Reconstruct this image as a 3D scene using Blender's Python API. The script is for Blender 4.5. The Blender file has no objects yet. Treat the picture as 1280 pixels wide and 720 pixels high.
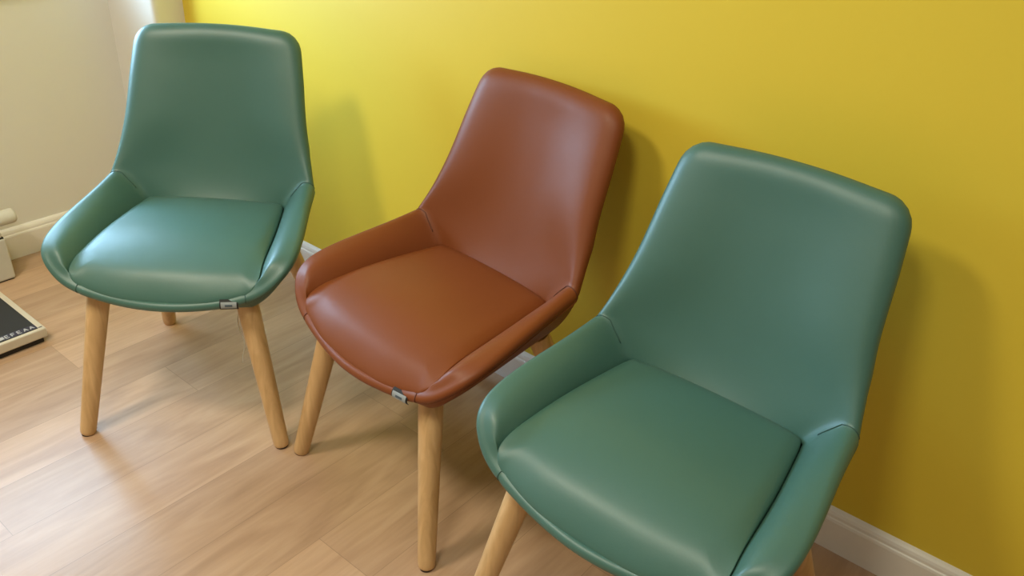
import bpy, bmesh, math, random
import numpy as np
from mathutils import Vector, Matrix
random.seed(4)
scene = bpy.context.scene
COL = scene.collection

# ------------------------------------------------------------------ helpers
def link(o, parent=None):
    COL.objects.link(o)
    if parent is not None:
        o.parent = parent
    return o

def mesh_obj(name, verts, faces, mat, parent=None, smooth=True):
    me = bpy.data.meshes.new(name)
    me.from_pydata([tuple(map(float, v)) for v in verts], [], [tuple(int(i) for i in f) for f in faces])
    me.update()
    if smooth:
        me.polygons.foreach_set('use_smooth', [True] * len(me.polygons))
    if mat:
        me.materials.append(mat)
    return link(bpy.data.objects.new(name, me), parent)

def bm_obj(name, bm, mat, parent=None, smooth=False):
    bmesh.ops.recalc_face_normals(bm, faces=bm.faces)
    me = bpy.data.meshes.new(name)
    bm.to_mesh(me); bm.free()
    if smooth:
        me.polygons.foreach_set('use_smooth', [True] * len(me.polygons))
    if mat:
        me.materials.append(mat)
    return link(bpy.data.objects.new(name, me), parent)

def add_box(bm, lo, hi, bevel=0.0, seg=2):
    lo, hi = Vector(lo), Vector(hi)
    r = bmesh.ops.create_cube(bm, size=1.0)
    vs = r['verts']
    for v in vs:
        v.co = Vector(((lo[i] + hi[i]) / 2 + v.co[i] * (hi[i] - lo[i]) for i in range(3)))
    if bevel > 0:
        es = list({e for v in vs for e in v.link_edges})
        bmesh.ops.bevel(bm, geom=es, offset=bevel, segments=seg, profile=0.5, affect='EDGES')

def add_prism(bm, pts, z0, z1):
    lo = [bm.verts.new((x, y, z0)) for x, y in pts]
    hi = [bm.verts.new((x, y, z1)) for x, y in pts]
    n = len(pts)
    for i in range(n):
        bm.faces.new((lo[i], lo[(i + 1) % n], hi[(i + 1) % n], hi[i]))
    bm.faces.new(lo[::-1]); bm.faces.new(hi)

def tube(path, rad, nseg=8):
    path = [np.array(p, float) for p in path]
    verts, faces = [], []
    ref = np.array([0.3, 0.9, 0.1])
    for i, p in enumerate(path):
        t = path[min(i + 1, len(path) - 1)] - path[max(i - 1, 0)]
        t /= np.linalg.norm(t)
        a = np.cross(t, ref); a /= np.linalg.norm(a); b = np.cross(t, a)
        r = rad[i] if hasattr(rad, '__len__') else rad
        for k in range(nseg):
            w = 2 * math.pi * k / nseg
            verts.append(p + r * (math.cos(w) * a + math.sin(w) * b))
    for i in range(len(path) - 1):
        for k in range(nseg):
            k2 = (k + 1) % nseg
            faces.append((i * nseg + k, i * nseg + k2, (i + 1) * nseg + k2, (i + 1) * nseg + k))
    faces.append(tuple(range(nseg))[::-1])
    faces.append(tuple((len(path) - 1) * nseg + k for k in range(nseg)))
    return verts, faces

def catmull(pts, n=8):
    pts = np.asarray(pts, float)
    p = np.vstack([2 * pts[0] - pts[1], pts, 2 * pts[-1] - pts[-2]])
    o = []
    for i in range(1, len(p) - 2):
        a, b, c, d = p[i - 1], p[i], p[i + 1], p[i + 2]
        for t in np.linspace(0, 1, n, endpoint=False):
            o.append(.5 * (2 * b + (c - a) * t + (2 * a - 5 * b + 4 * c - d) * t * t + (3 * b - a - 3 * c + d) * t ** 3))
    o.append(pts[-1])
    return np.array(o)

def tag(o, label=None, cat=None, group=None, kind=None):
    if label: o['label'] = label
    if cat: o['category'] = cat
    if group: o['group'] = group
    if kind: o['kind'] = kind
    return o

# ---------------------------------------------------------------- materials
def new_mat(name):
    m = bpy.data.materials.new(name); m.use_nodes = True
    nt = m.node_tree
    return m, nt, nt.nodes['Principled BSDF']

def N(nt, typ, **kw):
    n = nt.nodes.new(typ)
    for k, v in kw.items(): setattr(n, k, v)
    return n

def plain(name, col, rough=0.5, metal=0.0, var=0.04, scale=30, bump=0.0, bscale=200, spec=0.5):
    m, nt, b = new_mat(name)
    tc = N(nt, 'ShaderNodeTexCoord')
    nz = N(nt, 'ShaderNodeTexNoise'); nz.inputs['Scale'].default_value = scale; nz.inputs['Detail'].default_value = 3
    nt.links.new(tc.outputs['Object'], nz.inputs['Vector'])
    mx = N(nt, 'ShaderNodeMix', data_type='RGBA')
    mx.inputs['A'].default_value = (*[c * (1 - var) for c in col], 1)
    mx.inputs['B'].default_value = (*[min(1, c * (1 + var)) for c in col], 1)
    nt.links.new(nz.outputs['Fac'], mx.inputs['Factor'])
    nt.links.new(mx.outputs['Result'], b.inputs['Base Color'])
    b.inputs['Roughness'].default_value = rough
    b.inputs['Metallic'].default_value = metal
    b.inputs['Specular IOR Level'].default_value = spec
    if bump > 0:
        n2 = N(nt, 'ShaderNodeTexNoise'); n2.inputs['Scale'].default_value = bscale; n2.inputs['Detail'].default_value = 4
        nt.links.new(tc.outputs['Object'], n2.inputs['Vector'])
        bp = N(nt, 'ShaderNodeBump'); bp.inputs['Strength'].default_value = bump; bp.inputs['Distance'].default_value = 0.002
        nt.links.new(n2.outputs['Fac'], bp.inputs['Height'])
        nt.links.new(bp.outputs['Normal'], b.inputs['Normal'])
    return m

def leather(name, col, rough=0.42, spec=0.5):
    m, nt, b = new_mat(name)
    tc = N(nt, 'ShaderNodeTexCoord')
    nz = N(nt, 'ShaderNodeTexNoise'); nz.inputs['Scale'].default_value = 7; nz.inputs['Detail'].default_value = 4
    nt.links.new(tc.outputs['Object'], nz.inputs['Vector'])
    mx = N(nt, 'ShaderNodeMix', data_type='RGBA')
    mx.inputs['A'].default_value = (*[c * 0.95 for c in col], 1)
    mx.inputs['B'].default_value = (*[c * 1.05 for c in col], 1)
    nt.links.new(nz.outputs['Fac'], mx.inputs['Factor'])
    nt.links.new(mx.outputs['Result'], b.inputs['Base Color'])
    b.inputs['Roughness'].default_value = rough
    b.inputs['Specular IOR Level'].default_value = spec
    vo = N(nt, 'ShaderNodeTexVoronoi'); vo.inputs['Scale'].default_value = 620
    nt.links.new(tc.outputs['Object'], vo.inputs['Vector'])
    n2 = N(nt, 'ShaderNodeTexNoise'); n2.inputs['Scale'].default_value = 18; n2.inputs['Detail'].default_value = 3
    nt.links.new(tc.outputs['Object'], n2.inputs['Vector'])
    bp = N(nt, 'ShaderNodeBump'); bp.inputs['Strength'].default_value = 0.10; bp.inputs['Distance'].default_value = 0.0006
    nt.links.new(vo.outputs['Distance'], bp.inputs['Height'])
    b2 = N(nt, 'ShaderNodeBump'); b2.inputs['Strength'].default_value = 0.12; b2.inputs['Distance'].default_value = 0.004
    nt.links.new(n2.outputs['Fac'], b2.inputs['Height'])
    nt.links.new(bp.outputs['Normal'], b2.inputs['Normal'])
    nt.links.new(b2.outputs['Normal'], b.inputs['Normal'])
    return m

def leg_wood():
    m, nt, b = new_mat('oak_leg')
    tc = N(nt, 'ShaderNodeTexCoord')
    mp = N(nt, 'ShaderNodeMapping'); mp.inputs['Scale'].default_value = (55, 55, 4.0)
    nt.links.new(tc.outputs['Object'], mp.inputs['Vector'])
    nz = N(nt, 'ShaderNodeTexNoise'); nz.inputs['Scale'].default_value = 1; nz.inputs['Detail'].default_value = 5; nz.inputs['Distortion'].default_value = .6
    nt.links.new(mp.outputs['Vector'], nz.inputs['Vector'])
    cr = N(nt, 'ShaderNodeValToRGB')
    e = cr.color_ramp.elements
    e[0].position = 0.25; e[0].color = (0.50, 0.300, 0.125, 1)
    e[1].position = 0.75; e[1].color = (0.74, 0.49, 0.245, 1)
    nt.links.new(nz.outputs['Fac'], cr.inputs['Fac'])
    nt.links.new(cr.outputs['Color'], b.inputs['Base Color'])
    b.inputs['Roughness'].default_value = 0.42
    return m

def floor_mat():
    m, nt, b = new_mat('oak_vinyl_planks')
    uv = N(nt, 'ShaderNodeUVMap'); uv.uv_map = 'plank'
    at = N(nt, 'ShaderNodeAttribute'); at.attribute_name = 'tone'
    tc = N(nt, 'ShaderNodeTexCoord')
    # grain: stretched along the plank, shifted per plank
    comb = N(nt, 'ShaderNodeCombineXYZ')
    mul = N(nt, 'ShaderNodeMath', operation='MULTIPLY'); mul.inputs[1].default_value = 37.0
    nt.links.new(at.outputs['Fac'], mul.inputs[0]); nt.links.new(mul.outputs[0], comb.inputs['Z'])
    va = N(nt, 'ShaderNodeVectorMath', operation='ADD')
    nt.links.new(tc.outputs['Object'], va.inputs[0]); nt.links.new(comb.outputs[0], va.inputs[1])
    def grain(sx, sy, det, dist):
        mp = N(nt, 'ShaderNodeMapping'); mp.inputs['Scale'].default_value = (sx, sy, 1)
        nt.links.new(va.outputs[0], mp.inputs['Vector'])
        g = N(nt, 'ShaderNodeTexNoise'); g.inputs['Scale'].default_value = 1; g.inputs['Detail'].default_value = det; g.inputs['Distortion'].default_value = dist
        nt.links.new(mp.outputs['Vector'], g.inputs['Vector'])
        return g.outputs['Fac']
    g1 = grain(12, 2.0, 5, 1.8)
    g2 = grain(120, 7, 4, 0.2)
    cr = N(nt, 'ShaderNodeValToRGB')
    e = cr.color_ramp.elements
    e[0].position = 0.30; e[0].color = (0.440, 0.275, 0.172, 1)
    e[1].position = 0.70; e[1].color = (0.565, 0.375, 0.246, 1)
    x = e.new(0.5); x.color = (0.510, 0.328, 0.210, 1)
    nt.links.new(g1, cr.inputs['Fac'])
    cr2 = N(nt, 'ShaderNodeValToRGB')
    e = cr2.color_ramp.elements
    e[0].position = 0.3; e[0].color = (0.80, 0.78, 0.76, 1)
    e[1].position = 0.65; e[1].color = (1.08, 1.08, 1.08, 1)
    nt.links.new(g2, cr2.inputs['Fac'])
    m1 = N(nt, 'ShaderNodeMix', data_type='RGBA', blend_type='MULTIPLY'); m1.inputs['Factor'].default_value = 0.30
    nt.links.new(cr.outputs['Color'], m1.inputs['A']); nt.links.new(cr2.outputs['Color'], m1.inputs['B'])
    # plank tone
    mr = N(nt, 'ShaderNodeMapRange'); mr.inputs['To Min'].default_value = 0.90; mr.inputs['To Max'].default_value = 1.10
    nt.links.new(at.outputs['Fac'], mr.inputs['Value'])
    vs = N(nt, 'ShaderNodeVectorMath', operation='SCALE')
    nt.links.new(m1.outputs['Result'], vs.inputs[0]); nt.links.new(mr.outputs['Result'], vs.inputs['Scale'])
    # joint lines from plank-local UV (metres from plank edge)
    sp = N(nt, 'ShaderNodeSeparateXYZ'); nt.links.new(uv.outputs['UV'], sp.inputs[0])
    def edge(sock):
        a = N(nt, 'ShaderNodeMath', operation='LESS_THAN'); a.inputs[1].default_value = 0.0012
        nt.links.new(sock, a.inputs[0]); return a.outputs[0]
    mxm = N(nt, 'ShaderNodeMath', operation='MAXIMUM')
    nt.links.new(edge(sp.outputs['X']), mxm.inputs[0]); nt.links.new(edge(sp.outputs['Y']), mxm.inputs[1])
    m2 = N(nt, 'ShaderNodeMix', data_type='RGBA'); m2.inputs['B'].default_value = (0.20, 0.125, 0.075, 1)
    f = N(nt, 'ShaderNodeMath', operation='MULTIPLY'); f.inputs[1].default_value = 0.55
    nt.links.new(mxm.outputs[0], f.inputs[0]); nt.links.new(f.outputs[0], m2.inputs['Factor'])
    nt.links.new(vs.outputs['Vector'], m2.inputs['A'])
    nt.links.new(m2.outputs['Result'], b.inputs['Base Color'])
    b.inputs['Roughness'].default_value = 0.34
    b.inputs['Specular IOR Level'].default_value = 0.42
    bp = N(nt, 'ShaderNodeBump'); bp.inputs['Strength'].default_value = 0.12; bp.inputs['Distance'].default_value = 0.001
    nt.links.new(g2, bp.inputs['Height']); nt.links.new(bp.outputs['Normal'], b.inputs['Normal'])
    return m

M = {}
M['teal'] = leather('teal_leatherette', (0.054, 0.140, 0.116), 0.44, 0.6)
M['tan'] = leather('tan_leatherette', (0.200, 0.053, 0.0145), 0.45, 0.27)
M['teal_seam'] = plain('teal_seam_thread', (0.040, 0.100, 0.082), 0.7)
M['tan_seam'] = plain('tan_seam_thread', (0.10, 0.026, 0.010), 0.7)
M['oak'] = leg_wood()
M['yellow'] = plain('yellow_wall_paint', (0.735, 0.545, 0.046), 0.5, var=0.015, scale=2, bump=0.05, bscale=350, spec=0.4)
M['cream'] = plain('cream_wall_paint', (0.80, 0.775, 0.72), 0.6, var=0.015, scale=2, bump=0.05, bscale=350)
M['skirt'] = plain('white_gloss_woodwork', (0.86, 0.82, 0.77), 0.35, var=0.02)
M['taupe'] = plain('taupe_wall_paint', (0.34, 0.31, 0.27), 0.7, var=0.015, scale=2)
M['ceil'] = plain('white_ceiling_paint', (0.62, 0.60, 0.56), 0.8, var=0.01)
M['floor'] = floor_mat()
M['black_fab'] = plain('black_woven_tape', (0.012, 0.012, 0.013), 0.7)
M['patch'] = plain('silver_woven_patch', (0.30, 0.33, 0.35), 0.6)
M['patch_ink'] = plain('slate_print', (0.07, 0.10, 0.13), 0.6)
M['base'] = plain('black_underlining', (0.02, 0.02, 0.02), 0.9)
M['glide'] = plain('brown_glide', (0.05, 0.03, 0.02), 0.6)
M['thread'] = plain('white_thread', (0.75, 0.70, 0.62), 0.8)
M['ivory'] = plain('ivory_plastic', (0.66, 0.58, 0.46), 0.4)
M['mat'] = plain('black_rubber_mat', (0.016, 0.016, 0.015), 0.6, bump=0.2, bscale=900)
M['navy'] = plain('navy_print', (0.022, 0.022, 0.05), 0.45)
M['silver'] = plain('silver_print', (0.55, 0.55, 0.58), 0.4)
M['bin'] = plain('white_plastic', (0.62, 0.60, 0.55), 0.4)
M['roll'] = plain('white_paper_roll', (0.72, 0.70, 0.64), 0.9)
M['dark'] = plain('dark_plastic_and_gap', (0.02, 0.017, 0.015), 0.6)
M['frame'] = plain('white_window_frame', (0.8, 0.8, 0.8), 0.4)

# ------------------------------------------------------------------- camera
F_PX = 1046.679
PAN, TILT, ROLL = -0.6647, -0.5219, 0.0536
CAM = np.array([2.8103, -1.5065, 1.3813])
fw = np.array([math.sin(PAN) * math.cos(TILT), math.cos(PAN) * math.cos(TILT), math.sin(TILT)])
rt = np.cross(fw, [0, 0, 1]); rt /= np.linalg.norm(rt)
up = np.cross(rt, fw)
r2 = math.cos(ROLL) * rt + math.sin(ROLL) * up
u2 = -math.sin(ROLL) * rt + math.cos(ROLL) * up
cam = bpy.data.cameras.new('camera')
cam.sensor_width = 36.0
cam.lens = F_PX / 1280 * 36.0
cam.clip_start = 0.05
co = link(bpy.data.objects.new('camera', cam))
mw = Matrix.Identity(4)
for i in range(3):
    mw[i][0], mw[i][1], mw[i][2], mw[i][3] = r2[i], u2[i], -fw[i], CAM[i]
co.matrix_world = mw
scene.camera = co

# --------------------------------------------------------------------- room
RX, RY, RZ = 4.6, -3.8, 2.5
# floor: one sheet of vinyl, each printed plank a face with its own tone
def make_floor():
    bm = bmesh.new()
    W, L = 0.16, 1.22
    uvl = bm.loops.layers.uv.new('plank')
    tl = bm.faces.layers.float.new('tone')
    x0 = 1.238 - W * 9
    fixed = {8: -1.16, 12: -0.737, 9: -0.18, 10: -1.55, 11: -0.35, 7: -0.62}
    tones = {}
    c = 0
    rnd = random.Random(11)
    while x0 + c * W < RX + 0.05:
        xa, xb = x0 + c * W, x0 + (c + 1) * W
        off = fixed.get(c, -rnd.random() * L)
        k0 = math.floor((RY - off) / L) - 1
        k = k0
        while off + k * L < 0.05:
            ya, yb = off + k * L, off + (k + 1) * L
            y0, y1 = max(ya, RY - 0.05), min(yb, 0.05)
            x_0, x_1 = max(xa, -0.05), min(xb, RX + 0.05)
            tone = rnd.random()
            if c == 8: tone = 0.85 if k < 0 else 0.40
            if c == 12: tone = 0.90 if k < 0 else 0.38
            if c == 9: tone = 0.62
            if y1 > y0 and x_1 > x_0:
                vs = [bm.verts.new((x, y, 0)) for x, y in ((x_0, y0), (x_1, y0), (x_1, y1), (x_0, y1))]
                f = bm.faces.new(vs)
                f[tl] = tone
                for lp in f.loops:
                    lp[uvl].uv = (lp.vert.co.x - xa, lp.vert.co.y - ya)
            k += 1
        c += 1
    me = bpy.data.meshes.new('floor')
    bm.to_mesh(me); bm.free()
    me.materials.append(M['floor'])
    o = link(bpy.data.objects.new('floor', me))
    o['kind'] = 'structure'
make_floor()

def struct(name, bm, mat, parent=None):
    o = bm_obj(name, bm, mat, parent)
    if parent is None: o['kind'] = 'structure'
    return o

bm = bmesh.new(); add_box(bm, (-0.12, 0, 0), (RX + .12, 0.12, RZ)); struct('wall_back', bm, M['yellow'])
# left wall with a window opening further towards the viewer
WY0, WY1, WZ0, WZ1 = -1.22, -0.34, 0.875, 1.38
bm = bmesh.new()
add_box(bm, (-0.32, WY1, 0), (0, 0, RZ))
add_box(bm, (-0.32, RY, 0), (0, WY0, RZ))
add_box(bm, (-0.32, WY0, 0), (0, WY1, WZ0))
add_box(bm, (-0.32, WY0, WZ1), (0, WY1, RZ))
struct('wall_left', bm, M['cream'])
bm = bmesh.new(); add_box(bm, (RX, RY, 0), (RX + .12, 0, RZ)); struct('wall_right', bm, M['taupe'])
bm = bmesh.new(); add_box(bm, (-0.12, RY - .12, 0), (RX + .12, RY, RZ)); struct('wall_front', bm, M['taupe'])
bm = bmesh.new(); add_box(bm, (-0.12, RY - .12, RZ), (RX + .12, 0.12, RZ + .1)); struct('ceiling', bm, M['ceil'])

# boxed pipe casing in the corner, rounded outer edge
def casing():
    pts = [(0.0, -0.1438)]
    p0 = np.array([0.0, -0.1438]); p1 = np.array([0.222, -0.112]); p2 = np.array([0.209, 0.0])
    R = 0.022
    a = p1 + (p0 - p1) / np.linalg.norm(p0 - p1) * R
    b = p1 + (p2 - p1) / np.linalg.norm(p2 - p1) * R
    for t in np.linspace(0, 1, 9):
        q = (1 - t) ** 2 * a + 2 * t * (1 - t) * p1 + t * t * b
        pts.append(tuple(q))
    pts += [tuple(p2), (0.0, 0.0)]
    bm = bmesh.new(); add_prism(bm, pts, 0, RZ)
    o = struct('wall_corner', bm, M['cream'])
    for p in o.data.polygons:
        p.use_smooth = abs(p.normal.z) < 0.5
    o.data.set_sharp_from_angle(angle=math.radians(30))
casing()

# baseboards: moulded profile (d = out from wall, z)
PROF = [(0, 0), (0.0165, 0), (0.0165, 0.078), (0.015, 0.083), (0.0125, 0.0855), (0.0120, 0.092), (0.0095, 0.098), (0.0055, 0.1025), (0.0, 0.105)]
def baseboard(name, p, q, nrm):
    p, q, nrm = np.array(p), np.array(q), np.array(nrm)
    vs, fs = [], []
    n = len(PROF)
    for e in (p, q):
        for d, z in PROF:
            vs.append((e[0] + nrm[0] * d, e[1] + nrm[1] * d, z))
    for i in range(n):
        j = (i + 1) % n
        fs.append((i, j, n + j, n + i))
    fs.append(tuple(range(n))[::-1]); fs.append(tuple(range(n, 2 * n)))
    bm = bmesh.new()
    bv = [bm.verts.new(v) for v in vs]
    for f in fs: bm.faces.new([bv[i] for i in f])
    return struct(name, bm, M['skirt'])
baseboard('baseboard_back', (0.2095, 0), (RX, 0), (0, -1))
baseboard('baseboard_left', (0, -0.144), (0, RY), (1, 0))
baseboard('baseboard_casing', (0.0166, -0.1419), (0.215, -0.113), (0.141, -0.990))
baseboard('baseboard_right', (RX, 0), (RX, RY), (-1, 0))
baseboard('baseboard_front', (0, RY), (RX, RY), (0, 1))

# window in the left wall (outside the frame: the daylight on seats and floor comes from it)
bm = bmesh.new()
t = 0.05
xa, xb = -0.30, -0.24
add_box(bm, (xa, WY0, WZ0), (xb, WY0 + t, WZ1)); add_box(bm, (xa, WY1 - t, WZ0), (xb, WY1, WZ1))
add_box(bm, (xa, WY0 + t, WZ0), (xb, WY1 - t, WZ0 + t)); add_box(bm, (xa, WY0 + t, WZ1 - t), (xb, WY1 - t, WZ1))
ym = (WY0 + WY1) / 2
add_box(bm, (xa, ym - .025, WZ0 + t), (xb, ym + .025, WZ1 - t))
win = struct('window_1', bm, M['frame'])
gm, gnt, gb = new_mat('window_glass')
gb.inputs['Transmission Weight'].default_value = 1.0; gb.inputs['Roughness'].default_value = 0.02; gb.inputs['IOR'].default_value = 1.45
bm = bmesh.new(); add_box(bm, (-0.274, WY0 + t, WZ0 + t), (-0.268, WY1 - t, WZ1 - t)); bm_obj('pane', bm, gm, win)
bm = bmesh.new(); add_box(bm, (-0.24, WY0, WZ0), (0.0, WY1, WZ0 + .02)); add_box(bm, (0.0, WY0 - .04, WZ0 - .01), (0.05, WY1 + .04, WZ0 + .02), .006)
bm_obj('window_sill', bm, M['frame'], win)

# -------------------------------------------------------------------- chair
GL = np.array([[0.176, .156, .462], [.198, .001, .461], [.209, -.130, .457], [.2135, -.185, .441], [.203, -.206, .424],
               [.178, -.2145, .408], [.094, -.231, .394], [0, -.235, .387]])           # line where cushion meets the shell
RIM = np.array([[0.251, .153, .536], [.2625, .052, .519], [.286, -.109, .497], [.278, -.178, .467], [.246, -.203, .425],
                [.196, -.215, .389], [.083, -.234, .372], [0, -.243, .371]])           # silhouette of the shell's rolled edge
RAD = np.array([.0185, .015, .0125, .0125, .0125, .012, .012, .012])
PHI = np.radians([40, 60, 68, 82, 99, 104, 96, 92])
T_TOP = np.array([0.2065, .2905, .8787])
ZB = 0.366

def half_curves(n=10):
    g = catmull(GL, n); r = catmull(RIM, n)
    tt = np.linspace(0, len(GL) - 1, len(g))
    rad = np.interp(tt, range(8), RAD); phi = np.interp(tt, range(8), PHI)
    return g, r, rad, phi, tt

def build_shell(split):
    """returns dict part-name -> (verts, faces, normals), the upholstered shell split along its seams"""
    g, r, rad, phi, tt = half_curves()
    n = len(g)
    tan = np.gradient(r, axis=0); tan[-1] = [-1, 0, 0]; tan[:, 2] = 0
    tan /= np.linalg.norm(tan, axis=1)[:, None]
    out = np.column_stack([-tan[:, 1], tan[:, 0], 0 * tan[:, 0]])
    out *= np.sign((out[:, 0] * r[:, 0] + out[:, 1] * (r[:, 1] - .0)))[:, None]
    UP = np.array([0, 0, 1.])
    d = np.cos(phi)[:, None] * UP + np.sin(phi)[:, None] * out
    pin = -np.cos(phi)[:, None] * out + np.sin(phi)[:, None] * UP
    # centre of the rolled edge
    w = np.clip((tt - 2) / 2.0, 0, 1)[:, None]; w2 = np.clip((tt - 3) / 1.5, 0, 1)[:, None]
    sil = (1 - w) * (0.95 * UP + 0.3 * out) + w * ((1 - w2) * out + w2 * (.5 * out - .87 * UP))
    sil /= np.linalg.norm(sil, axis=1)[:, None]
    rc = r - rad[:, None] * sil
    ext_ = np.vstack([rc, (rc * [-1, 1, 1])[::-1][1:]])
    pe_ = np.vstack([pin, (pin * [-1, 1, 1])[::-1][1:]])
    for _ in range(30):
        ext_[1:-1] = .5 * ext_[1:-1] + .25 * (ext_[:-2] + ext_[2:])
        pe_[1:-1] = .5 * pe_[1:-1] + .25 * (pe_[:-2] + pe_[2:])
    rc = ext_[:n]; pin = pe_[:n] / np.linalg.norm(pe_[:n], axis=1)[:, None]
    a = rc + rad[:, None] * pin
    b = rc - rad[:, None] * pin
    # hidden lower edge of the inner wall, tucked under the cushion
    gin = g.copy()
    ins = np.interp(tt, [0, 3, 4.2, 5, 7], [.0012, .0012, .004, .014, .016])[:, None]
    gin[:, :2] -= out[:, :2] * ins
    gin[:, 2] -= np.interp(tt, [0, 3, 5, 7], [.010, .010, .010, .006])
    base = g.copy(); base[:, :2] -= out[:, :2] * np.interp(tt, [0, 3, 5, 7], [.018, .024, .024, .022])[:, None]; base[:, 2] = ZB
    NC = 12
    # ---- full ring, right seam -> front -> left seam
    mir = np.array([-1, 1, 1])
    def full(c): return np.vstack([c, (c * mir)[::-1][1:]])
    A, B, G, BS, OUT = full(a), full(b), full(gin), full(base), full(out)
    TT = np.concatenate([tt, (14 - tt)[::-1][1:]])
    m = len(A)
    verts, faces, part = [], [], []
    def V(p): verts.append(np.array(p, float)); return len(verts) - 1
    # ---- back panel grid
    NS, NT = 56, 44
    aC = a[0]
    S = np.linspace(-1, 1, NS + 1)
    gC = gin[0]
    thick = 0.040
    tops = T_TOP - np.array([0.029, 0.004, 0.033])
    def edge_pt(i):
        if i <= NC:
            t = i / NC
            mid = .5 * (gC + aC) + np.array([-.004, .002, .004])
            return (1 - t) ** 2 * gC + 2 * t * (1 - t) * mid + t * t * aC
        t = (i - NC) / NT
        p = aC + (tops - aC) * t
        p[0] -= 0.006 * math.sin(math.pi * t) * (1 - 0.4 * t)
        return p
    def centre_pt(i):
        z0, z1 = G[0][2], tops[2] - .001
        e = edge_pt(i)
        if i <= NC:
            f = (i / NC)
            z = z0 + (aC[2] - .002 - z0) * f
        else:
            f = (i - NC) / NT
            z = aC[2] - .002 + (z1 - (aC[2] - .002)) * f
        y = 0.1555 + 0.30 * (z - .455) + .026 * (1 - math.exp(-max(z - .455, -.02) / .05))
        return np.array([0, y, z])
    rs, rt_ = .05, .025
    def back_pt(s, i):
        ti = (i - NC) / NT
        sa = abs(s); tq = ti
        if ti > 1 - rt_ and sa > 1 - rs:
            aa = (sa - (1 - rs)) / rs; bb = (ti - (1 - rt_)) / rt_
            a2 = aa * math.sqrt(1 - bb * bb / 2); b2 = bb * math.sqrt(1 - aa * aa / 2)
            sa = 1 - rs + a2 * rs; tq = 1 - rt_ + b2 * rt_
            ii = NC + tq * NT
        else:
            ii = i
        e, c = edge_pt(ii), centre_pt(ii)
        x = sa * e[0]
        up_ = min(1, max(0, (i - NC) / NT / .45)); up_ = up_ * up_ * (3 - 2 * up_)
        h = (1 - up_) * sa ** 2.3 + up_ * .5 * (1 - math.cos(math.pi * sa ** 1.25))
        y = c[1] + (e[1] - c[1]) * h
        tl_ = max(0, (tq - .80) / .20)
        y -= .004 * tl_ * tl_ * (1 - sa * sa)
        z = c[2] + (e[2] - c[2]) * sa ** 2
        return np.array([math.copysign(x, s) if s else 0.0, y, z])
    bk = {}
    for i in range(NC + NT + 1):
        for k, s in enumerate(S):
            bk[i, k] = V(back_pt(s, i))
    ar = {}
    for j in range(m):
        for i in range(NC + 1):
            if j == 0: ar[i, j] = bk[i, NS]; continue
            if j == m - 1: ar[i, j] = bk[i, 0]; continue
            t = i / NC
            tj = min(TT[j], 14 - TT[j])
            bup = np.interp(tj, [0, .8, 2, 3, 4, 5, 5.7, 7], [.006, .018, .030, .040, .036, .016, .003, 0])
            bin_ = np.interp(tj, [0, .8, 3, 4.4, 5.4, 7], [.004, .010, .012, .010, .002, 0])
            mid = .5 * (G[j] + A[j]) - OUT[j] * bin_ + np.array([0, 0, bup])
            ar[i, j] = V((1 - t) ** 2 * G[j] + 2 * t * (1 - t) * mid + t * t * A[j])
    def quad(q, p): faces.append(q); part.append(p)
    def ring_part(j0):           # which part an arm column belongs to
        tj = min(TT[j0], 14 - TT[j0]); tj2 = min(TT[j0 + 1], 14 - TT[j0 + 1])
        if .5 * (tj + tj2) > 5.0: return 'front_rim'
        return 'armrest_R' if TT[j0] < 7 else 'armrest_L'
    for i in range(NC + NT):
        for k in range(NS):
            quad((bk[i, k], bk[i, k + 1], bk[i + 1, k + 1], bk[i + 1, k]), 'backrest')
    for j in range(m - 1):
        for i in range(NC):
            quad((ar[i, j], ar[i, j + 1], ar[i + 1, j + 1], ar[i + 1, j]), ring_part(j))
    P = np.array(verts)
    # ease the inner faces into one another round the seams
    nb = {i: set() for i in range(len(P))}
    for f_ in faces:
        for q_ in range(4):
            nb[f_[q_]].add(f_[(q_ + 1) % 4]); nb[f_[(q_ + 1) % 4]].add(f_[q_])
    pin_ = set(bk[0, k] for k in range(NS + 1)) | set(ar[0, j] for j in range(m)) | set(ar[NC, j] for j in range(m))
    for i in range(NC, NC + NT + 1): pin_.add(bk[i, 0]); pin_.add(bk[i, NS])
    for k in range(NS + 1): pin_.add(bk[NC + NT, k])
    free = [i for i in range(len(P)) if i not in pin_]
    nbl = [np.array(sorted(nb[i])) for i in free]
    for _ in range(8):
        Q = P.copy()
        for i, q_ in zip(free, nbl): Q[i] = .5 * P[i] + .5 * P[q_].mean(0)
        P = Q
    verts[:] = list(P)
    # ---- outer skin of the back above the seam
    def nrm(i, k):
        i0, i1, k0, k1 = max(i - 1, 0), min(i + 1, NC + NT), max(k - 1, 0), min(k + 1, NS)
        du = P[bk[i, k1]] - P[bk[i, k0]]; dv = P[bk[i1, k]] - P[bk[i0, k]]
        q = np.cross(dv, du)
        l = np.linalg.norm(q)
        q = q / l if l > 1e-12 else np.array([0, 1, 0.])
        return q if q[1] > 0 else -q
    ob = {}
    for i in range(NC, NC + NT + 1):
        ft = (i - NC) / NT
        for k in range(NS + 1):
            p = P[bk[i, k]]
            q = nrm(min(i, NC + NT - 1), min(max(k, 1), NS - 1))
            if i == NC and k == NS: ob[i, k] = V(B[0]); continue
            if i == NC and k == 0: ob[i, k] = V(B[-1]); continue
            sa = abs(S[k])
            # back skin is flatter than the hollow front
            th = thick + 0.004 * (1 - sa ** 2) + 0.006 * ft
            e = max(0, 1 - (i - NC) / 10.0) * max(0, (sa - .7) / .3)
            v = p + q * th
            if e > 0:
                bb = B[0] if S[k] > 0 else B[-1]
                aa_ = A[0] if S[k] > 0 else A[-1]
                v = v * (1 - e) + (p + (bb - aa_)) * e
            ob[i, k] = V(v)
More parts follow.
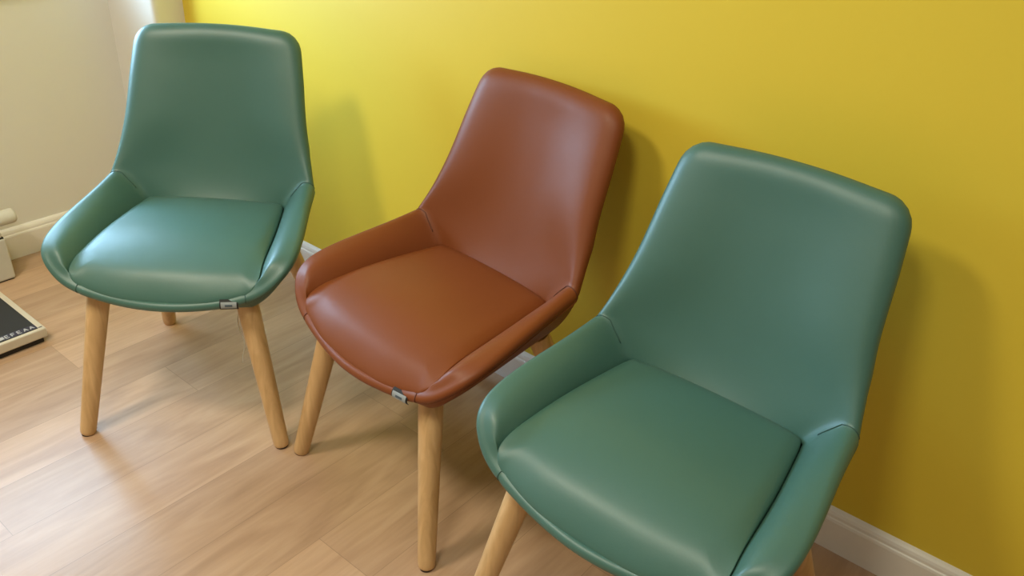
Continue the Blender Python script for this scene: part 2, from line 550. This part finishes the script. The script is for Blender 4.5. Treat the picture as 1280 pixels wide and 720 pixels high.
    for i in range(NC, NC + NT):
        for k in range(NS):
            quad((ob[i, k + 1], ob[i, k], ob[i + 1, k], ob[i + 1, k + 1]), 'backrest')
    # ---- outer skirt: from outer roll / back down to the underside
    NO = 10
    P = np.array(verts)
    sk = {}
    cols = []                      # (top vert, base point, part)
    for j in range(m):
        top = ob[NC, NS] if j == 0 else ob[NC, 0] if j == m - 1 else V(B[j])
        cols.append((top, BS[j], ring_part(min(j, m - 2))))
    arm_top = {j: cols[j][0] for j in range(m)}
    bl, br = BS[-1], BS[0]
    for k in range(1, NS):
        s = S[k]
        bp = np.array([s * br[0], br[1] + 0.012 * (1 - s * s), ZB])
        cols.append((ob[NC, k], bp, 'backrest'))
    P = np.array(verts)
    for c, (top, bp, pt) in enumerate(cols):
        p0 = P[top]
        ctrl = np.array([p0[0] * .72 + bp[0] * .28, p0[1] * .72 + bp[1] * .28, ZB + .42 * (p0[2] - ZB)])
        if pt == 'backrest':
            wq = abs(S[c - m + 1]) ** 3
            ctrl = wq * ctrl + (1 - wq) * np.array([p0[0], p0[1] - .030, ZB + .25 * (p0[2] - ZB)])
        for q in range(NO + 1):
            t = q / NO
            sk[q, c] = top if q == 0 else V((1 - t) ** 2 * p0 + 2 * t * (1 - t) * ctrl + t * t * bp)
    nc = len(cols)
    for c in range(nc):
        c2 = (c + 1) % nc
        pt = ring_part(c) if c < m - 1 else 'backrest'
        for q in range(NO):
            quad((sk[q, c], sk[q, c2], sk[q + 1, c2], sk[q + 1, c]), pt)
    cen = V((0, -0.03, ZB - .004))
    for c in range(nc):
        quad((sk[NO, c], sk[NO, (c + 1) % nc], cen), 'seat_base')
    # ---- rolled edge around the whole rim
    def ex_(i): return 1.0 + .5 * min(1, (i - NC) / NT * 1.4)
    loop = []                      # (inner, outer, ext factor, part of the segment after)
    for j in range(m): loop.append((ar[NC, j], arm_top[j], 1.0, ring_part(min(j, m - 2))))
    loop[-1] = (loop[-1][0], loop[-1][1], 1.0, 'backrest')
    for i in range(NC + 1, NC + NT + 1): loop.append((bk[i, 0], ob[i, 0], ex_(i), 'backrest'))
    for k in range(1, NS + 1): loop.append((bk[NC + NT, k], ob[NC + NT, k], ex_(NC + NT), 'backrest'))
    for i in range(NC + NT - 1, NC, -1): loop.append((bk[i, NS], ob[i, NS], ex_(i), 'backrest'))
    P = np.array(verts)
    nl = len(loop); NRL = 8
    rows = []
    for c, (ia, ib, ex, pt) in enumerate(loop):
        pa, pb = P[ia], P[ib]
        tg = (P[loop[(c + 1) % nl][0]] + P[loop[(c + 1) % nl][1]]) - (P[loop[c - 1][0]] + P[loop[c - 1][1]])
        nn = pb - pa; h = np.linalg.norm(nn) / 2; nn = nn / (2 * h)
        dd = np.cross(tg, nn); dd /= np.linalg.norm(dd)
        ref = np.array([0, -.03, .35])
        if (c < m and np.dot(dd, d[min(c, m - 1 - c)] * (mir if c >= n else 1)) < 0) or (c >= m and np.dot(dd, pa - np.array([0, .22, .65])) < 0): dd = -dd
        row = [ia]
        for q in range(1, NRL):
            th = math.pi * q / NRL
            row.append(V((pa + pb) / 2 - nn * h * math.cos(th) + dd * h * ex * math.sin(th)))
        row.append(ib); rows.append(row)
    for c in range(nl):
        c2 = (c + 1) % nl
        for q in range(NRL):
            quad((rows[c][q], rows[c2][q], rows[c2][q + 1], rows[c][q + 1]), loop[c][3])
    # soften the whole skin once more so rolls and pads run into one another
    P = np.array(verts)
    nb = {i: set() for i in range(len(P))}
    for f_ in faces:
        L_ = len(f_)
        for q_ in range(L_):
            nb[f_[q_]].add(f_[(q_ + 1) % L_]); nb[f_[(q_ + 1) % L_]].add(f_[q_])
    hold = set(bk[0, k] for k in range(NS + 1)) | set(ar[0, j] for j in range(m)) | set(sk[NO, c] for c in range(nc)) | {cen}
    free = [i for i in range(len(P)) if i not in hold]
    nbl = [np.array(sorted(nb[i])) for i in free]
    for _ in range(4):
        Q = P.copy()
        for i, q_ in zip(free, nbl): Q[i] = .5 * P[i] + .5 * P[q_].mean(0)
        P = Q
    verts[:] = list(P)
    # ---- stitched seams: sink the seam columns a little
    me = bpy.data.meshes.new('tmp')
    me.from_pydata([tuple(v) for v in verts], [], faces); me.update()
    bm = bmesh.new(); bm.from_mesh(me)
    bmesh.ops.recalc_face_normals(bm, faces=bm.faces)
    bm.normal_update()
    bm.verts.ensure_lookup_table()
    bm.verts.index_update()
    faces2 = [tuple(v.index for v in f.verts) for f in bm.faces]
    nor = np.array([v.normal[:] for v in bm.verts])
    P = np.array(verts)
    seam = set()
    for i in range(NC + 1): seam.add(ar[i, 0]); seam.add(ar[i, m - 1])
    je = [j for j in range(m) if abs(min(TT[j], 14 - TT[j]) - 5.0) < 1e-6]
    for j in je:
        for i in range(NC + 1): seam.add(ar[i, j])
        for v in rows[j]: seam.add(v)
    for v in rows[0] + rows[m - 1]: seam.add(v)
    for v in seam: P[v] = P[v] - nor[v] * 0.0016
    bm.free(); bpy.data.meshes.remove(me)
    seams = []
    for j, sd in ((0, 'armrest_R'), (m - 1, 'armrest_L')):
        seams.append((sd, [P[ar[i, j]] + nor[ar[i, j]] * .0012 for i in range(6, NC)] + [P[v] + nor[v] * .0012 for v in rows[j]]))
    for j, sd in zip(je, ('armrest_R', 'armrest_L')):
        seams.append((sd, [P[ar[i, j]] + nor[ar[i, j]] * .0010 for i in range(5, NC)] + [P[v] + nor[v] * .0010 for v in rows[j]]))
    jr = [j for j in range(m) if TT[j] <= 5.0]; jl = [j for j in range(m) if TT[j] >= 9.0]
    pipes = [('armrest_R', [P[rows[j][NRL - 1]] for j in jr]), ('armrest_L', [P[rows[j][NRL - 1]] for j in jl])]
    res = {'seams': seams, 'pipes': pipes}
    for pn in ('backrest', 'armrest_L', 'armrest_R', 'front_rim', 'seat_base'):
        fl = [f for f, q in zip(faces2, part) if q == pn]
        used = sorted({i for f in fl for i in f})
        mp = {o: i for i, o in enumerate(used)}
        nn = nor[used].copy()
        # each part keeps the vertex normals of the whole shell
        res[pn] = (P[used], [tuple(mp[i] for i in f) for f in fl], nn)
    return res

def cushion_mesh():
    g = catmull(GL, 8)
    back = catmull(np.array([[-.176, .156, .462], [-.118, .163, .465], [0, .162, .469], [.118, .163, .465], [.176, .156, .462]]), 10)
    ring = np.vstack([g, (g * [-1, 1, 1])[::-1][1:], back[1:-1]])
    n = len(ring)
    # soften the two rear corners
    for _ in range(2):
        sm = (np.roll(ring, 1, 0) + 2 * ring + np.roll(ring, -1, 0)) / 4
        ring = sm
    c = np.array([0, -.03, 0])
    verts, faces = [], []
    rings = []
    rho = [.99, 1.0, 1.0, .995, .985, .97, .95, .92, .885, .84, .79, .73, .66, .58, .49, .4, .3, .2, .1]
    seg = np.roll(ring, -1, 0)[:, :2] - ring[:, :2]
    def edge_dist(q):
        w_ = q - ring[:, :2]
        t_ = np.clip((w_ * seg).sum(1) / ((seg * seg).sum(1) + 1e-12), 0, 1)
        return np.linalg.norm(w_ - t_[:, None] * seg, axis=1).min()
    def top(x, y):
        yy = max(0, (-y - .02) / .215)
        return .4715 + .013 * (1 - (x / .21) ** 2) * (1 - ((y + .03) / .22) ** 2) - .052 * yy ** 2.4
    for q, ro in enumerate(rho):
        idx = []
        for p in ring:
            xy = c[:2] + (p[:2] - c[:2]) * ro
            if q == 0: z = p[2] - .016
            elif q == 1: z = p[2] - .006
            elif q == 2: z = p[2]
            else:
                fr = min(1, max(0, (-xy[1] - .06) / .15))
                wd = .030 + .022 * fr
                u_ = 1 - min(1, edge_dist(xy) / wd)
                f_ = (1 - u_ ** 2.2) ** .62
                zt = top(*xy)
                z = p[2] + (zt - p[2]) * f_
            idx.append(len(verts)); verts.append((xy[0], xy[1], z))
        rings.append(idx)
    for q in range(len(rings) - 1):
        for k in range(n):
            k2 = (k + 1) % n
            faces.append((rings[q][k], rings[q + 1][k], rings[q + 1][k2], rings[q][k2]))
    verts.append((c[0], c[1], top(c[0], c[1])))
    for k in range(n):
        faces.append((rings[-1][k], len(verts) - 1, rings[-1][(k + 1) % n]))
    return verts, faces

def leg_mesh(top, foot, r0=.0255, r1=.0185):
    """tapered turned leg with an oblique flat planed on its outer side near the top"""
    top, foot = np.array(top, float), np.array(foot, float)
    ax = top - foot; L = np.linalg.norm(ax); ax /= L
    a = np.cross(ax, [0, 1, 0]); a /= np.linalg.norm(a); b = np.cross(ax, a)
    prof = [(0.0015, r1 * .80), (0.003, r1 * .90), (0.007, r1 * .97), (0.014, r1)]
    for t in np.linspace(.08, 1, 22): prof.append((t * L, r1 + (r0 - r1) * min(1, t * 1.05)))
    ns = 28
    verts, faces = [], []
    for h, r in prof:
        cpt = foot + ax * h
        for k in range(ns):
            w = 2 * math.pi * k / ns
            verts.append(cpt + r * (math.cos(w) * a + math.sin(w) * b))
    for i in range(len(prof) - 1):
        for k in range(ns):
            k2 = (k + 1) % ns
            faces.append((i * ns + k, i * ns + k2, (i + 1) * ns + k2, (i + 1) * ns + k))
    faces.append(tuple(range(ns))[::-1]); faces.append(tuple((len(prof) - 1) * ns + k for k in range(ns)))
    gv, gf = [], []
    for h, r in ((0, r1 * .7), (0, r1 * .74), (.001, r1 * .78), (.0045, r1 * .76)):
        for k in range(ns):
            w = 2 * math.pi * k / ns
            gv.append((foot[0] + r * math.cos(w), foot[1] + r * math.sin(w), h))
    for i in range(3):
        for k in range(ns):
            k2 = (k + 1) % ns
            gf.append((i * ns + k, i * ns + k2, (i + 1) * ns + k2, (i + 1) * ns + k))
    gf.append(tuple(range(ns))[::-1]); gf.append(tuple(3 * ns + k for k in range(ns)))
    return (verts, faces), (gv, gf)

def ribbon(path, wdir, width, th):
    """thick strip following path; wdir is the width direction"""
    path = np.array(path, float); wdir = np.array(wdir, float); wdir /= np.linalg.norm(wdir)
    vs, fs = [], []
    for i, p in enumerate(path):
        t = path[min(i + 1, len(path) - 1)] - path[max(i - 1, 0)]; t /= np.linalg.norm(t)
        n = np.cross(t, wdir); n /= np.linalg.norm(n)
        for sx, sn in ((-1, 0), (1, 0), (1, 1), (-1, 1)):
            vs.append(p + wdir * width / 2 * sx + n * th * sn)
    for i in range(len(path) - 1):
        for k in range(4):
            k2 = (k + 1) % 4
            fs.append((4 * i + k, 4 * i + k2, 4 * i + 4 + k2, 4 * i + 4 + k))
    fs.append((0, 1, 2, 3)); e = 4 * (len(path) - 1); fs.append((e + 3, e + 2, e + 1, e))
    return vs, fs

def make_chair():
    root = link(bpy.data.objects.new('dining_chair', None))
    root.empty_display_size = .1
    skin = M['teal']
    parts = build_shell(True)
    seams, pipes = parts.pop('seams'), parts.pop('pipes')
    made = {}
    for pn, (v, f, nn) in parts.items():
        nm = {'armrest_L': 'armrest', 'armrest_R': 'armrest'}.get(pn, pn)
        o = mesh_obj(nm, v, f, M['base'] if pn == 'seat_base' else skin, root)
        if pn != 'seat_base':
            o.data.normals_split_custom_set_from_vertices([tuple(map(float, q)) for q in nn])
        made[pn] = o
    for sd, path in seams:
        tv, tf = tube(path, .0008, 6)
        mesh_obj('seam', tv, tf, M['teal_seam'], made[sd])
    for sd, path in pipes:
        tv, tf = tube(path, .0017, 8)
        mesh_obj('piping', tv, tf, skin, made[sd])
    v, f = cushion_mesh()
    mesh_obj('seat_cushion', v, f, skin, root)
    for s in (-1, 1):
        for tp, ft in (((s * .1685, -.1606, .384), (s * .2394, -.2331, 0)), ((s * .1665, .1414, .384), (s * .2425, .2789, 0))):
            tp = np.array(tp); ft = np.array(ft)
            (lv, lf), (gv, gf) = leg_mesh(tp, ft)
            lo = mesh_obj('leg', lv, lf, M['oak'], root)
            lo.data.set_sharp_from_angle(angle=math.radians(50))
            mesh_obj('foot_pad', gv, gf, M['glide'], lo)
    # woven maker's tag folded over the front rim
    x0 = .150
    g, r, rad, phi, tt = half_curves()
    k = int(np.argmin(np.abs(r[:, 0] - x0) + (tt < 5) * 9))
    p = r[k]; tg = np.gradient(r, axis=0)[k]; tg[2] = 0; tg /= np.linalg.norm(tg)
    o2 = np.array([tg[1], -tg[0], 0]); o2 *= -np.sign(o2[1]) if o2[1] else 1
    U = np.array([0, 0, 1.])
    rad_k = rad[k]
    c = p + rad_k * (-.5 * o2 + .87 * U)
    path = []
    for th in np.radians(np.linspace(118, -50, 13)):
        path.append(c + (rad_k + .0012) * (math.cos(th) * o2 + math.sin(th) * U))
    tv, tf = ribbon(path, tg, .040, .0012)
    to = mesh_obj('label_tag', tv, tf, M['black_fab'], root, smooth=False)
    tag(to, 'small black woven tag with a silver patch')
    sgn = 1.0
    nchk = np.cross(path[5] - path[4], tg)
    off = (.0014 if np.dot(nchk, path[5] - c) > 0 else .0002)
    pp = []
    for th in np.radians(np.linspace(42, -18, 8)):
        pp.append(c + (rad_k + .0027) * (math.cos(th) * o2 + math.sin(th) * U))
    pv, pf = ribbon(pp, tg, .034, .0004)
    mesh_obj('patch', pv, pf, M['patch'], to, smooth=False)
    pp = [c + (rad_k + .0032) * (math.cos(th) * o2 + math.sin(th) * U) for th in np.radians(np.linspace(18, 0, 5))]
    pv, pf = ribbon(pp, tg, .016, .0004)
    mesh_obj('print', pv, pf, M['patch_ink'], to, smooth=False)
    return root

def kids(o): return [c for c in bpy.data.objects if c.parent is o]
def copy_tree(o, parent=None):
    c = o.copy(); COL.objects.link(c)
    if parent is not None: c.parent = parent
    for ch in kids(o): copy_tree(ch, c)
    return c

chair = make_chair()
SPOTS = [(1.0856, -0.5644, 0.6477), (1.7307, -0.3821, -0.1053), (2.341, -0.4564, -0.0081)]
LABELS = ['teal chair at the left, beside the white scale, with daylight on its seat',
          'tan orange-brown leatherette chair with wooden legs, standing between the two teal chairs',
          'teal chair at the right, nearest the viewer, its seat front cut off below']
tan_cache = {}
def recolor(o):
    for ch in kids(o):
        if ch.type == 'MESH' and ch.data.materials and ch.data.materials[0] == M['teal']:
            ch.data = ch.data.copy(); ch.data.materials[0] = M['tan']
        elif ch.type == 'MESH' and ch.data.materials and ch.data.materials[0] == M['teal_seam']:
            ch.data = ch.data.copy(); ch.data.materials[0] = M['tan_seam']
        recolor(ch)
chairs = [chair, copy_tree(chair), copy_tree(chair)]
for o, (x, y, a), lb in zip(chairs, SPOTS, LABELS):
    o.location = (x, y, 0); o.rotation_euler = (0, 0, a)
    tag(o, lb, 'chair', 'upholstered dining chairs along the yellow wall')
recolor(chairs[1])
# a loose white thread hangs below the left chair's front corner
tp = [(.140, -.130, .372), (.139, -.132, .345), (.137, -.135, .315), (.133, -.138, .292), (.136, -.140, .268), (.143, -.142, .245), (.143, -.143, .222), (.137, -.144, .200), (.135, -.145, .178)]
v, f = tube(catmull(np.array(tp), 5), .0010, 6)
mesh_obj('loose_thread', v, f, M['thread'], chairs[0])

# --------------------------------------------------- weighing scale (left edge)
def make_scale():
    root = link(bpy.data.objects.new('weighing_scale', None))
    x1, y1, z0, z1 = 0.576, -0.772, 0.018, 0.047
    W, D = 0.315, 0.30
    root.location = (x1 - W / 2, y1 - D / 2, 0)
    def L(x, y, z): return (x - root.location.x, y - root.location.y, z)
    bm = bmesh.new(); add_box(bm, L(x1 - W, y1 - D, z0), L(x1, y1, z1), .004, 3)
    bm_obj('body', bm, M['ivory'], root)
    bm = bmesh.new(); add_box(bm, L(x1 - W + .012, y1 - D + .012, 0), L(x1 - .010, y1 - .010, z0 + .002), .002)
    bm_obj('base', bm, M['dark'], root)
    bm = bmesh.new(); add_box(bm, L(x1 - W + .016, y1 - D + .010, z1 - .002), L(x1 - .011, y1 - .017, z1 + .0012), .0008, 1)
    bm_obj('tread_mat', bm, M['mat'], root)
    # printed strip along the viewer's edge of the mat: navy end with pale capitals, silver beyond
    zt = z1 + .0012
    bm = bmesh.new(); add_box(bm, L(x1 - .038, y1 - .108, zt - .0002), L(x1 - .0118, y1 - .0175, zt + .0005))
    st = bm_obj('print_strip', bm, M['navy'], root)
    bm = bmesh.new(); add_box(bm, L(x1 - .033, y1 - D + .030, zt - .0002), L(x1 - .018, y1 - .103, zt + .0007))
    bm_obj('silver_band', bm, M['silver'], st)
    bm = bmesh.new()
    glyph = {  # strokes in a 1 x 1.4 box
        'R': [((0, 0), (0, 1.4)), ((0, 1.4), (.8, 1.4)), ((.8, 1.4), (.8, .75)), ((.8, .75), (0, .75)), ((.3, .75), (.85, 0))],
        'A': [((0, 0), (.45, 1.4)), ((.45, 1.4), (.9, 0)), ((.2, .5), (.7, .5))],
        'E': [((0, 0), (0, 1.4)), ((0, 1.4), (.8, 1.4)), ((0, .7), (.7, .7)), ((0, 0), (.8, 0))],
        'F': [((0, 0), (0, 1.4)), ((0, 1.4), (.8, 1.4)), ((0, .7), (.7, .7))],
        'V': [((0, 1.4), (.45, 0)), ((.45, 0), (.9, 1.4))]}
    sc = .0108
    for gi, ch in enumerate('EFEAA'):
        oy = y1 - .099 + gi * .0163
        for p, q in glyph[ch]:
            # letters read along +y, upright towards -x
            P0 = Vector(L(x1 - .0185 - p[1] * sc + .001, oy + p[0] * sc, zt + .0005)); Q0 = Vector(L(x1 - .0185 - q[1] * sc + .001, oy + q[0] * sc, zt + .0005))
            dv = (Q0 - P0).normalized(); nv = Vector((-dv.y, dv.x, 0)) * .0015
            a_ = [P0 - nv, Q0 - nv, Q0 + nv, P0 + nv]
            lo = [bm.verts.new(v) for v in a_]; hi = [bm.verts.new(v + Vector((0, 0, .0003))) for v in a_]
            bm.faces.new(hi); bm.faces.new(lo[::-1])
            for i in range(4): bm.faces.new((lo[i], lo[(i + 1) % 4], hi[(i + 1) % 4], hi[i]))
    bm_obj('lettering', bm, M['silver'], st)
    bm = bmesh.new(); add_box(bm, L(x1 - .016, y1 - .0155, z1 - .001), L(x1 - .012, y1 - .0055, z1 + .0004))
    bm_obj('tick_mark', bm, M['navy'], root)
    return tag(root, 'flat ivory weighing scale with black mat on the floor beside the left chair', 'scale')
make_scale()

# ------------------------------------------------------- white bin + paper roll
def make_bin():
    root = link(bpy.data.objects.new('waste_bin', None))
    x1, y1 = 0.150, -0.677
    root.location = (0.085, y1 - .12, 0)
    def L(x, y, z): return (x - root.location.x, y - root.location.y, z)
    bm = bmesh.new(); add_box(bm, L(.022, y1 - .24, .004), L(x1, y1, .142), .006, 3); bm_obj('body', bm, M['bin'], root)
    bm = bmesh.new(); add_box(bm, L(.026, y1 - .236, 0), L(x1 - .005, y1 - .005, .006)); bm_obj('base', bm, M['dark'], root)
    bm = bmesh.new(); add_box(bm, L(.026, y1 - .236, .139), L(x1 - .004, y1 - .004, .146)); bm_obj('lid_gap_shade', bm, M['dark'], root)  # dark-coloured strip stands in for the shade in the gap under the lid
    bm = bmesh.new(); add_box(bm, L(.022, y1 - .24, .145), L(x1 - .004, y1 - .006, .164), .006, 3); bm_obj('lid', bm, M['bin'], root)
    return tag(root, 'white lidded bin on the floor by the cream wall, at the left edge', 'bin')
make_bin()
def make_roll():
    root = link(bpy.data.objects.new('paper_roll', None))
    R, Lr = .0235, .20
    root.location = (.098, -.68, .164)
    prof = [(0, .006), (0, R * .80), (.004, R * .95), (.010, R), (Lr - .01, R), (Lr - .004, R * .95), (Lr, R * .8), (Lr, .006)]
    ns = 28; vs, fs = [], []
    for h, r in prof:
        for k in range(ns):
            w = 2 * math.pi * k / ns
            vs.append((r * math.cos(w), .062 - h, R + r * math.sin(w)))
    for i in range(len(prof)):
        i2 = (i + 1) % len(prof)
        for k in range(ns):
            k2 = (k + 1) % ns
            fs.append((i * ns + k, i * ns + k2, i2 * ns + k2, i2 * ns + k))
    o = mesh_obj('paper_wrap', vs, fs, M['roll'], root)
    o.data.set_sharp_from_angle(angle=math.radians(60))
    return tag(root, 'small white paper roll lying on top of the white bin', 'paper roll')
make_roll()

# ------------------------------------------------------------------- lights
def area(name, loc, target, sx, sy, power, col):
    l = bpy.data.lights.new(name, 'AREA'); l.shape = 'RECTANGLE'; l.size = sx; l.size_y = sy
    l.energy = power; l.color = col
    o = link(bpy.data.objects.new(name, l)); o.location = loc
    dv = Vector(target) - Vector(loc)
    o.rotation_euler = dv.to_track_quat('-Z', 'Y').to_euler()
    return o
area('window_daylight', (-0.22, (WY0 + WY1) / 2, (WZ0 + WZ1) / 2), (1, (WY0 + WY1) / 2, (WZ0 + WZ1) / 2), WY1 - WY0 - .1, WZ1 - WZ0 - .10, 42, (0.42, 0.70, 1.0))
area('ceiling_lamp', (1.15, -1.80, 2.47), (1.15, -1.80, 0), .42, .42, 35, (1.0, 0.92, 0.73))
area('ceiling_lamp', (2.30, -1.72, 2.47), (2.30, -1.72, 0), .40, .40, 20, (1.0, 0.98, 0.76))
area('right_wall_fill', (3.3, -1.25, 2.47), (3.3, -1.25, 0), .6, .6, 5, (1.0, 0.96, 0.84))  # added fill light, no real fixture: lifts the right part of the wall

w = bpy.data.worlds.new('world'); scene.world = w; w.use_nodes = True
bg = w.node_tree.nodes['Background']
bg.inputs['Color'].default_value = (0.75, 0.86, 1.0, 1); bg.inputs['Strength'].default_value = 1.0

scene.view_settings.view_transform = 'Standard'
scene.view_settings.look = 'None'
scene.view_settings.gamma = 1.0
scene.view_settings.use_curve_mapping = False
scene.view_settings.exposure = 0.0
